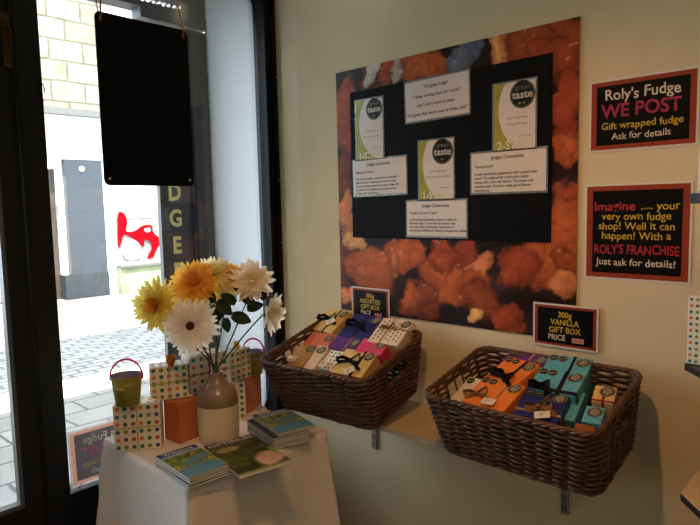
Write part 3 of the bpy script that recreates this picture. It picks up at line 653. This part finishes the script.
# ================================================================ TABLE + CLOTH
TX0, TX1, TY0, TY1, TZ = -2.05, -1.492, .888, 1.455, .70
tb = thing('display_table', 'square display table by the window hidden under a white cloth', 'table', (-1.74, 1.17, 0))
wd = mat('table_wood', '#6a4a30', .5, .2, 8)
obj('table_top', box(TX0+1.74+.004, TX1+1.74-.004, TY0-1.17+.004, TY1-1.17-.004, TZ-.03, TZ-.004), wd, tb)
for sx in (TX0+1.74+.03, TX1+1.74-.03):
    for sy in (TY0-1.17+.03, TY1-1.17-.03): obj('leg', box(sx-.02, sx+.02, sy-.02, sy+.02, 0, TZ-.03), wd, tb)
bm = bmesh.new(); w, d = TX1-TX0, TY1-TY0; NS = 240; NR = 26; rings = []
def v_lim(p): return p.x < -w/2+.02
for r in range(NR+1):
    q = r/NR; drop = max(0, q-.04)/.96*(TZ-.03); ring = []
    for i in range(NS):
        s = i/NS; p, n = rrect(s, w, d, .012)
        cr = 1-min(1, min((p-Vector((sx*w/2, sy*d/2, 0))).length for sx in (-1, 1) for sy in (-1, 1))/.16)
        fl = drop*(.05+(.05 if p.x > 0 and p.y < 0 else .16)*max(0, cr)**1.5)
        fold = drop*.010*(math.sin(s*2*PI*17+.7)+.6*math.sin(s*2*PI*29+2))*(1-max(0, cr)*.5)
        if n.y > .7 or n.x < -.7: fl *= .35; fold *= .3
        if v_lim(p): fl = min(fl, .03)
        off = fl+fold+(.0 if q > 0 else -.004)
        z = TZ+.001-drop-(0 if q > .04 else 0)
        if q < .04 and r == 0: z = TZ+.0015
        v = p+n*off; v.z = z; ring.append(bm.verts.new((v.x+(TX0+TX1)/2, v.y+(TY0+TY1)/2, v.z)))
    rings.append(ring)
for A, B in zip(rings, rings[1:]):
    for i in range(NS): f = bm.faces.new((A[i], A[(i+1) % NS], B[(i+1) % NS], B[i])); f.smooth = True
bm.faces.new(rings[0][::-1])
cl = obj('tablecloth', bm, mat('white_cloth', '#dcd6d4', .85, .03, 60, bump=.15))
tag(cl, 'white cloth draped over the display table by the window, hanging in soft folds', 'tablecloth')
TT = TZ+.0025

# ---- polka boxes etc.
def base_yaw(pl, pr, z):
    a = on(*pl, 2, z); b = on(*pr, 2, z); v = b-a; return a, b, math.atan2(v.y, v.x)
P_pol = mat('polka_paper', '#dcd6ca', .5, .03, 30)
def polka(label, pl, pr, z, h, dep, cols, rows, ribbon=None, parent_only=False, pr_w=None):
    a, b, yw = base_yaw(pl, pr, z); w = (b-a).length if pr_w is None else pr_w
    t = thing('polka_dot_box', label, 'gift box', (a.x+math.cos(yw)*w/2, a.y+math.sin(yw)*w/2, z), (0, 0, yw), 'polka dot gift boxes on the display table')
    bm = box(-w/2, w/2, 0, dep, 0, h, .002)
    k = 0
    def dotf(fn, nu, nv, ph):
        for i in range(nu):
            for j in range(nv):
                f = bm.faces.new([bm.verts.new(fn((i+.5)/nu, (j+.5)/nv, .0072*math.cos(q*PI/5), .0072*math.sin(q*PI/5))) for q in range(10)])
                f.material_index = 1+(i*2+j*3+ph) % 6
    dotf(lambda u, v, a_, b_: (-w/2+u*w+a_, -.0004, v*h+b_), cols, rows, 0)
    nd = max(2, round(dep/w*cols))
    dotf(lambda u, v, a_, b_: (w/2+.0004, u*dep+a_, v*h+b_), nd, rows, 1)
    dotf(lambda u, v, a_, b_: (-w/2+u*w+a_, v*dep+b_, h+.0004), cols, nd, 2)
    obj('box', bm, [P_pol]+DC, t)
    if ribbon:
        bm = bmesh.new(); bx(bm, -.002, .002, -.0014, dep+.001, -.0, h+.0014); bx(bm, -w/2-.001, w/2+.0014, -.0016, dep+.001, h*.5-.002, h*.5+.002)
        obj('ribbon', bm, ribbon, t)
    return t
yg = mat('lime_ribbon', '#a9a838', .5); pkr = mat('crimson_ribbon', '#98203c', .5)
polka('white polka dot box at the front left of the table under the green bucket', (115, 452.5), (162, 448), TT, .158, .085, 6, 6, yg)
P_ob = checker_mat('orange_gift_paper', '#b8683c', '#c47a50', 60, .5)
def obox(label, pc, w, d, h, yaw, z=TT, ribbon=None):
    t = thing('orange_gift_box', label, 'gift box', (pc[0], pc[1], z), (0, 0, yaw), 'plain orange gift boxes on the display table')
    obj('box', box(-w/2, w/2, -d/2, d/2, 0, h, .003), P_ob, t)
    if ribbon: 
        bm = bmesh.new(); bx(bm, -w/2-.001, w/2+.001, -d/2-.001, d/2+.001, h*.47, h*.47+.004); obj('ribbon', bm, ribbon, t)
    return t
obox('orange gift box at the front between the polka dot box and the vase', (-1.834, 1.073), .084, .082, .142, math.radians(8))
pB = polka('white polka dot box with orange bow, stacked on the orange box', (151, 402), (189, 397), TT+.145, .118, .075, 5, 5, yg)
polka('white polka dot box with crimson ribbon directly behind the vase', (191, 395), (229, 386), TT+.145, .135, .07, 5, 5, pkr)
obox('orange gift box hidden behind the vase supporting a polka dot box', (-1.868, 1.18), .1, .075, .142, math.radians(84))
polka('small white polka dot box standing low, right of the vase', (231, 420), (246.5, 418), TT, .142, .06, 2, 6, None)
polka('upper right white polka dot box with yellow bow, behind the vase', (231, 383), (251.5, 376), TT+.145, .115, .06, 4, 5, yg)
obox('orange gift box with gold band at the far right of the table', (-1.905, 1.405), .105, .08, .142, math.radians(105), ribbon=rb_gold)
# paper bows on boxes
def puff(label, px, py, col, z, s=.016):
    p = on(px, py, 2, z); bm = bmesh.new(); rnd = random.Random(px)
    for k in range(7):
        a = k*2.4; 
        pts = [(0, 0, 0), (s*.6*math.cos(a), s*.6*math.sin(a), s*.9), (s*.55*math.cos(a+.4), s*.55*math.sin(a+.4), s*1.7), (s*.1*math.cos(a), s*.1*math.sin(a), s*1.9)]
        strip(bm, pts, s*.9, (-math.sin(a), math.cos(a), .1))
    bmesh.ops.solidify(bm, geom=bm.faces[:], thickness=.0006)
    tag(obj('paper_bow', bm, petal_mat('bow_'+col[1:], col, .5), loc=(p.x, p.y, z)), label, 'bow', 'paper bows on gift boxes')
puff('orange paper bow on the polka dot box left of the vase', 171, 366, '#ffc070', TT+.2645, .021)
puff('yellow paper bow on the polka dot box right of the vase', 236.5, 349, '#ffe860', TT+.262, .016)

# ---- buckets
olive = mat('olive_bucket', '#a3963a', .45, .15, 25); hot = petal_mat('hot_pink', '#f25ca4', .5); lav = mat('lavender_lining', '#8e84a4', .5, .1)
def bucket(label, px, py, z, hgt, rt, rbm, yaw):
    p = on(px, py, 2, z)
    t = thing('toy_bucket', label, 'bucket', (p.x, p.y, z), (0, 0, yaw), 'small metal buckets with pink handles')
    bm = bmesh.new(); lathe(bm, [(rbm, 0), (rt, hgt)], 40); lathe(bm, [(rt, hgt), (rt+.002, hgt+.001), (rt+.002, hgt-.003), (rt, hgt-.003)], 40, cap=False); obj('body', bm, olive, t)
    bm = bmesh.new(); lathe(bm, [(rbm-.002, .003), (rt-.0015, hgt)], 40); obj('lining', bm, lav, t)
    bm = bmesh.new(); tube(bm, [(rt*1.04*math.cos(a)*-1, 0, hgt-.01+.062*math.sin(a)*1.0) for a in [PI*k/20 for k in range(21)]], .0036, 8)
    for sx in (-1, 1): tube(bm, [(sx*rt*.97, 0, hgt-.012), (sx*(rt*1.08), 0, hgt-.012)], .005, 10)
    obj('handle', bm, hot, t)
    bm = bmesh.new()       # cloud print wrapped on the wall
    for a0, zz, s in ((-1.9, .62, 1), (-1.25, .75, .8), (-.6, .45, .7), (-2.6, .5, .8)):
        for dx, r in ((-.010, .006), (0, .009), (.010, .0065)):
            pts = []
            for k in range(10):
                q = 2*PI*k/10; h_ = hgt*zz+max(-.003, r*s*math.sin(q)); rad = rbm+(rt-rbm)*h_/hgt+.0006; aa = a0+(dx*s+r*s*math.cos(q))/rad
                pts.append(bm.verts.new((rad*math.cos(aa), rad*math.sin(aa), h_)))
            bm.faces.new(pts)
    obj('cloud_print', bm, mat('cloud_print', '#b8ac80', .5), t)
bucket('olive green toy bucket with pink handle on the front left polka dot box', 128, 403.5, TT+.160, .098, .05, .038, math.radians(52))
bucket('second olive bucket, part hidden, on the orange box at the right end', 254, 373, TT+.1435, .088, .043, .034, math.radians(45))

# ---- vase
vp = on(219.5, 439, 2, TZ)
vs = thing('stoneware_vase', 'two-tone stoneware bottle vase with brown shoulder and cream base', 'vase', (vp.x, vp.y, TT))
RV = .071
glz = mat('cream_glaze', '#d6c8ac', .3, .05, 10, coat=.4); brn = mat('brown_glaze', '#7c6652', .28, .12, 14, coat=.5)
bm = bmesh.new(); lathe(bm, [(RV*.88, 0), (RV*.97, .006), (RV*.99, .03), (RV, .08), (RV, .128)], 48); obj('body', bm, glz, vs)
bm = bmesh.new(); lathe(bm, [(RV+.0003, .128), (RV*1.0, .146), (RV*.96, .162), (RV*.82, .180), (RV*.62, .194), (RV*.45, .206), (RV*.34, .219), (RV*.29, .230), (RV*.30, .237), (RV*.26, .239), (RV*.2, .234), (RV*.2, .21)], 48, cap=False); obj('shoulder', bm, brn, vs)
# ---- flowers
VM = Vector((vp.x, vp.y, TT+.218)); VD = (VM-EYE).dot(fwd)
stem = mat('green_stem', '#2f4424', .55, .2, 40); leafm = mat('dark_leaf', '#15261a', .6, .25, 30, spec=.2)
def petal(bm, L, wd, ang, el, cup, mi, tip=1.0, z0=0, r0=.004, n=6, rnd=random):
    ca, sa = math.cos(ang), math.sin(ang); rows = []
    for k in range(n+1):
        t = k/n; wf = wd*(math.sin(PI*(.12+.80*t))**.8)*(1 if t < .8 else (1-(t-.8)*2.2*tip))
        e = el+cup*t; r = r0+L*t*math.cos(e*.5+el*.5) ; z = z0+L*t*math.sin(el+cup*t*.5)
        rr = []
        for s in (-1, 0, 1):
            x = r; y = s*wf*.5; zz = z+abs(s)*wf*.16
            rr.append(bm.verts.new((x*ca-y*sa, x*sa+y*ca, zz)))
        rows.append(rr)
    for A, B in zip(rows, rows[1:]):
        for s in (0, 1):
            f = bm.faces.new((A[s], A[s+1], B[s+1], B[s])); f.smooth = True; f.material_index = mi
def flower(label, px, py, dz, rad, face, layers, cols, center=None, leaves=(), name='artificial_flower', bend=0.0):
    c = at(px, py, VD+dz); fv = (Vector(face)).normalized(); rnd = random.Random(label)
    t = thing(name, label, 'flower', c, (0, 0, 0), 'artificial flowers in the stoneware vase')
    q = fv.to_track_quat('Z', 'Y').to_euler()
    bm = bmesh.new()
    for li, (cnt, L, wd, el, cup, mi, z0) in enumerate(layers):
        for k in range(cnt):
            petal(bm, rad*L*rnd.uniform(.88, 1.06), rad*wd*rnd.uniform(.85, 1.1), 2*PI*(k+.5*(li % 2)+rnd.uniform(-.22, .22))/cnt, el+rnd.uniform(-.1, .1), cup+rnd.uniform(-.15, .15), mi, z0=z0*rad, r0=rad*.05)
    bm2 = bm; obj('petals', bm2, cols, t, (0, 0, 0), q, fixn=False)
    if center:
        bm = bmesh.new(); lathe(bm, [(rad*.17, -.002), (rad*.18, .003), (rad*.14, .007), (rad*.05, .006), (.0005, .005)], 20); obj('flower_centre', bm, center, t, fv*rad*.06, q)
    # stem: from back of bloom to vase mouth
    bm = bmesh.new(); s0 = -fv*rad*.12; end = VM-c+Vector((rnd.uniform(-.008, .008), rnd.uniform(-.008, .008), -.06)); ctrl = VM-c+Vector((0, 0, .07))*1.0
    top = VM-c+Vector((rnd.uniform(-.009, .009), rnd.uniform(-.009, .009), .02))
    b1 = s0-fv*rad*.5+Vector((0, 0, -.03))
    pts = []
    for k in range(13):
        u = k/12; pts.append(s0*(1-u)**3+3*b1*u*(1-u)**2+3*(top+(b1-top)*.4)*u*u*(1-u)+top*u**3)
    pts.append(end); tube(bm, pts, .0028, 7); so = obj('stem', bm, stem, t)
    for (lx, ly, ldz, sz, ang, tilt) in leaves:
        lp = at(lx, ly, VD+ldz)-c; bm = bmesh.new()
        for a in ((0,) if sz < .04 else (0,)):
            petal(bm, sz, sz*.62, 0, .1, -.5, 0, z0=0, r0=0, n=8)
        # dir in view plane
        dirv = (rgt*math.cos(ang)+upv*math.sin(ang)-fwd*.25).normalized(); nrm = (-fwd+upv*tilt).normalized(); yv = nrm.cross(dirv).normalized(); nn = dirv.cross(yv)
        mm = Matrix((dirv, yv, nn)).transposed(); lo = obj('leaf', bm, leafm, t, lp, mm.to_euler(), fixn=False)
    return t
tocam = -fwd
cy = petal_mat('petal_yellow', '#fbeb86', .55); cyo = petal_mat('petal_amber', '#f8c468', .5); co = petal_mat('petal_orange', '#fbcc5c', .55); cp = petal_mat('petal_pale', '#faf4cc', .55); cc_ = petal_mat('petal_cream', '#f6eeda', .55); cw = petal_mat('petal_white', '#f6f2ea', .55)
cdk = mat('seed_brown', '#3a2018', .8, .3, 90)
double = lambda a, b: [(24, 1.0, .24, -.15, .25, a, 0), (24, .92, .22, .05, .3, a, .04), (22, .8, .2, .25, .3, a, .08), (18, .62, .17, .5, .3, a, .1), (14, .48, .15, .8, .3, b, .1), (10, .36, .13, 1.05, .2, b, .1), (6, .28, .12, 1.3, .1, b, .1)]
F = rgt; U = upv; K = -fwd
flower('yellow spiky flower with amber middle, leftmost of the bunch', 158, 305, -.02, .094, K*1+F*-.25+U*.05, double(0, 1), [cy, cyo], name='artificial_flower')
flower('large deep orange-yellow pompon flower at the top of the bunch', 195, 284, .0, .086, K+U*.45+F*-.05, [(26, 1.0, .2, -.4, .2, 0, -.05), (26, 1, .2, -.15, .3, 0, 0), (26, .97, .2, .08, .3, 0, .06), (22, .88, .19, .3, .3, 0, .1), (20, .76, .17, .55, .3, 0, .12), (16, .62, .16, .85, .2, 1, .12), (10, .48, .14, 1.15, .2, 1, .12)], [co, cyo])
flower('pale yellow flower peeping behind the orange pompon', 215, 274, .06, .074, K*.6+U*.6+F*.3, double(0, 0), [cp, cp])
flower('small orange flower half hidden between the pale and cream blooms', 232, 277, .08, .055, K*.6+U*.3+F*.5, double(0, 1), [co, cyo])
flower('cream flower with blunt petals at the upper right of the bunch', 252, 281, .02, .076, K+F*.15+U*.15, [(15, 1.0, .36, -.1, .2, 0, 0), (14, .88, .32, .12, .3, 0, .05), (12, .7, .28, .4, .3, 0, .08), (10, .5, .22, .75, .3, 1, .1), (7, .33, .18, 1.1, .2, 1, .1)], [cc_, petal_mat('petal_ivory', '#f6eac8', .5)],
       leaves=((236, 303, -.01, .06, 2.6, .2), (243, 299, .0, .05, -.3, .3), (240, 292, .03, .05, 1.9, .0)))
flower('white daisy-like flower with a dark brown centre at the front', 191, 326, -.08, .094, K+U*.12+F*.0, [(22, 1.0, .27, -.1, .1, 0, 0), (20, .95, .25, .05, .15, 0, .03), (18, .8, .22, .18, .2, 0, .05), (14, .45, .16, .35, .2, 0, .06)], [cw], center=cdk)
flower('cream flower turned sideways at the far right of the bunch', 268, 313, .0, .078, K*.35+F*1.0+U*-.1, [(14, 1.0, .38, .25, .2, 0, 0), (11, .8, .34, .5, .2, 0, .04), (8, .5, .25, .9, .1, 0, .06)], [cc_],
       leaves=((247, 309, .0, .06, .3, .25), (262, 300, .02, .04, 1.2, .1)))
flower('small pale lemon flower low in the middle behind the white daisy', 223, 294, .05, .058, K*.7+F*.6+U*.2, double(0, 0), [cp],
       leaves=((217, 301, -.02, .07, -.7, .2), (232, 315, -.04, .07, -.3, .25), (214, 303, .0, .05, 1.9, .2), (224, 306, .01, .075, -2.2, .3), (226, 318, -.01, .05, -1.4, .2)))

# ================================================================ MAGAZINES
pg = mat('page_edges', '#e6e2da', .7, .05, 400)
blue = Vector(lin('#2c4a78')); water = Vector(lin('#4d7f96')); green = Vector(lin('#5c7a2c')); dgreen = Vector(lin('#26401c')); yel = Vector(lin('#b6a640')); brown = Vector(lin('#4a3a24')); sky = Vector(lin('#8fb0cc'))
def cover_lake(u, v):
    P = Vector((u*4, v*4, 1.3)); a = noise.fractal(P*1.6, 1, 2, 4); b = noise.noise(P*4)
    if v > .86: return Vector(lin('#1c2c5c'))*(1+.2*b)
    if v > .8-.06*noise.noise(P): return sky
    c = green.lerp(yel, max(0, min(1, .5+a))).lerp(dgreen, max(0, min(1, .3+b*1.2)))
    k = 1 if (v+.5*(u-.5)**2+.25*a) < .38 or (abs(v-.5-.25*(u-.5)) < .07+.05*a and u > .3) else 0
    return c.lerp(water*(1+.2*b), k*.9)
def cover_magazine(u, v):
    P = Vector((u*3, v*4, 4.3)); a = noise.fractal(P*1.4, 1, 2, 4); b = noise.noise(P*5)
    c = Vector(lin('#2c3420')).lerp(Vector(lin('#56601c')), max(0, min(1, .4+a*1.2))).lerp(brown, max(0, min(1, b)))
    if v > .84: c = Vector(lin('#4a4c56'))*(1+.2*b)
    d = math.hypot((u-.75)/.28, (v-.22+.05*a)/.2)
    if d < 1: c = c.lerp(Vector(lin('#c89a84'))*(1+.3*b), min(1, (1-d)*4))
    d = math.hypot((u-.3)/.22, (v-.72)/.07)
    if d < 1: c = c.lerp(Vector(lin('#b8a078')), .7)
    if u > .9 and v > .25 and v < .5: c = Vector(lin('#8aa03c'))
    if v < .035: c = Vector(lin('#8c9a4c'))
    return c
def cover_pale(u, v):
    a = noise.noise(Vector((u*6, v*6, 9))); return Vector(lin('#c8ccd8')).lerp(Vector(lin('#4a5c9c')), 1 if (v*7 % 1) < .35 and abs(a) < .4 else 0)
def magazine(label, c, yaw, w, h, th, cov, title=None, group=None, n=(40, 52), name='magazine'):
    # local: x = across the title, y = up the page
    t = thing(name, label, 'magazine', c, (0, 0, yaw), group)
    bm = box(-w/2+.001, w/2-.001, -h/2+.001, h/2-.001, .0006, th-.0008); obj('pages', bm, pg, t)
    bm = box(-w/2, w/2, -h/2, h/2, 0, .0005)
    bx(bm, -w/2, w/2, -h/2, h/2, th-.0007, th-.0002); obj('cover', bm, mat('cover_dark', '#28323c', .4, .3, 30), t)
    if cov: 
        g = print_grid('cover_print', w, h, n[0], n[1], cov, vcol_mat('cover_print', .32), t, th)
        if title: text('title', title, w*.20, mat('title_white', '#b8bcc8', .4), t, (0, h*.42, th+.0004), bold=.0008, sx=1.02)
    return t
# left stack: page-up direction points away from the room (towards -x)
def stack(n, th, cx, cy, yaw, w, h, labs, group, cov, jit, title, ang, off=0):
    rnd = random.Random(cx)
    for k in range(n):
        top = k == n-1
        j = jit if not top else 0
        magazine(labs(k, n), (cx+rnd.uniform(-j, j), cy+rnd.uniform(-j, j)-(off if k < n-2 else 0), TT+k*(th+.0002)), ang+rnd.uniform(-.02, .02)*(0 if top else 1), w, h, th, cov if top else None, title if top else None, group)
def ordn(k, n):
    return ['lowest', 'second from the bottom', 'third from the bottom', 'fourth from the bottom', 'fifth from the bottom', 'sixth from the bottom', 'seventh from the bottom', 'eighth from the bottom', 'ninth from the bottom', 'tenth from the bottom'][k] if k < n-1 else 'topmost'
stack(5, .0066, -1.575, .949, 0, .133, .213, lambda k, n: 'countryside brochure, '+ordn(k, n)+' in the stack at the front corner of the table', 'brochures in the front corner stack', cover_lake, .002, 'Wiltshire', math.radians(86))
magazine('thick glossy magazine with a dark green cover overhanging the table edge', (-1.531, 1.122, TT), math.radians(79), .178, .278, .012, cover_magazine, 'OPTIMUM', None, (60, 80))
stack(9, .0056, -1.585, 1.325, 0, .138, .215, lambda k, n: 'countryside brochure, '+ordn(k, n)+' in the taller stack at the right of the table', 'brochures in the right stack', cover_lake, .002, 'Wiltshire', math.radians(76), off=.024)
magazine('small pale blue and white leaflet pad at the back right corner of the table', (-1.862, 1.438, TT), math.radians(80), .03, .07, .010, cover_pale, None, None, (16, 16), name='leaflet_pad')

# ================================================================ RIGHT DISPLAY STAND
ds = thing('display_stand', 'wood-topped black-edged display shelving cut off by the right side', 'shelving', (-.338, 1.4, 0))
blk = mat('black_edge', '#0e0e10', .3, .1); wod = mat('stand_wood', '#c2a070', .5, .1, 5)
def shelf_at(z, th, top):
    pts = [(0, 0), (0, .44), (.6, .44), (.6, -.2), (.17, -.2)]
    bm = bmesh.new(); f = bm.faces.new([bm.verts.new((x, y, z-th)) for x, y in pts]); g = bmesh.ops.extrude_face_region(bm, geom=[f])
    bmesh.ops.translate(bm, vec=(0, 0, th), verts=[q for q in g['geom'] if isinstance(q, bmesh.types.BMVert)]); obj('shelf', bm, blk, ds)
    if top:
        bm = bmesh.new(); f = bm.faces.new([bm.verts.new((x*.995+.001, y, z+.0001)) for x, y in pts]); g = bmesh.ops.extrude_face_region(bm, geom=[f])
        bmesh.ops.translate(bm, vec=(0, 0, .003), verts=[q for q in g['geom'] if isinstance(q, bmesh.types.BMVert)]); obj('shelf_top', bm, wod, ds)
zA = on(683, 494, 1, 1.4).z; zB = on(685, 364, 1, 1.4).z; zC = on(689, 195, 1, 1.4).z
shelf_at(zA, .016, True); shelf_at(zB, .013, False); shelf_at(zC, .018, False)
bm = box(.55, .6, .39, .44, 0, 2.0); obj('upright', bm, blk, ds)
def pbox(label, x, y, z, yaw, w, dep, h, cols, rows):
    t = thing('polka_dot_box', label, 'gift box', (x, y, z), (0, 0, yaw), 'polka dot gift boxes on the right display stand')
    bm = box(0, w, 0, dep, 0, h, .002)
    for i in range(cols):
        for j in range(rows):
            f = bm.faces.new([bm.verts.new(((i+.5)*w/cols+.0034*math.cos(q*PI/5), -.0004, (j+.5)*h/rows+.0034*math.sin(q*PI/5))) for q in range(10)]); f.material_index = 1+(i*2+j*3) % 6
            if i < cols//2:
                f = bm.faces.new([bm.verts.new((-.0004, (i+.5)*dep/(cols//2)+.0034*math.cos(q*PI/5), (j+.5)*h/rows+.0034*math.sin(q*PI/5))) for q in range(10)]); f.material_index = 1+(i*2+j*3+1) % 6
    obj('box', bm, [P_pol]+DC, t); return t
pbox('polka dot box on the middle black shelf at the right edge', -.335, 1.403, zB+.001, R(0), .14, .08, .146, 12, 11)
pbox('polka dot box on the top black shelf beside the post sign', -.324, 1.403, zC+.001, R(0), .12, .08, .146, 10, 11)
bm = box(0, .04, 0, .001, -.0085, .0085); p = obj('shelf_label', bm, blk, ds, (.0, -.004, zC-.005), (0, 0, R(-49)))

# string of tiny ceiling-edge lights (seen mirrored in the window glass)
led = thing('led_light_string', 'row of tiny white lights near the top of the window, mirrored in its glass', 'light string', (0, 0, 0))
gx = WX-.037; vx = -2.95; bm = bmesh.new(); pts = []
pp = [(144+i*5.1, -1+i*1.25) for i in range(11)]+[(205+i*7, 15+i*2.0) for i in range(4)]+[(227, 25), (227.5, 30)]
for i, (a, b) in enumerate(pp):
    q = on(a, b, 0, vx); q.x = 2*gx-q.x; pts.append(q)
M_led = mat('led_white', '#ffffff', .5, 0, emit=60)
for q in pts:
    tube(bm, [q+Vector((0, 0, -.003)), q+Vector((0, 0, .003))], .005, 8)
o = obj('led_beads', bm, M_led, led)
bm = bmesh.new(); tube(bm, [q+Vector((0, 0, .006)) for q in pts[:14]], .002, 5); obj('led_wire', bm, M_dark, led)

bm = bmesh.new(); pz = on(41, 92, 0, WX+.035); tube(bm, [Vector((0, .012*math.cos(a)*.6, .03*math.sin(a))) for a in [PI*2*k/16 for k in range(14)]], .0022, 6)
tag(obj('cable_loop', bm, M_dark, loc=(WX+.034, .826, pz.z)), 'thin black cable loop on the window post beside the stone wall view', 'cable')
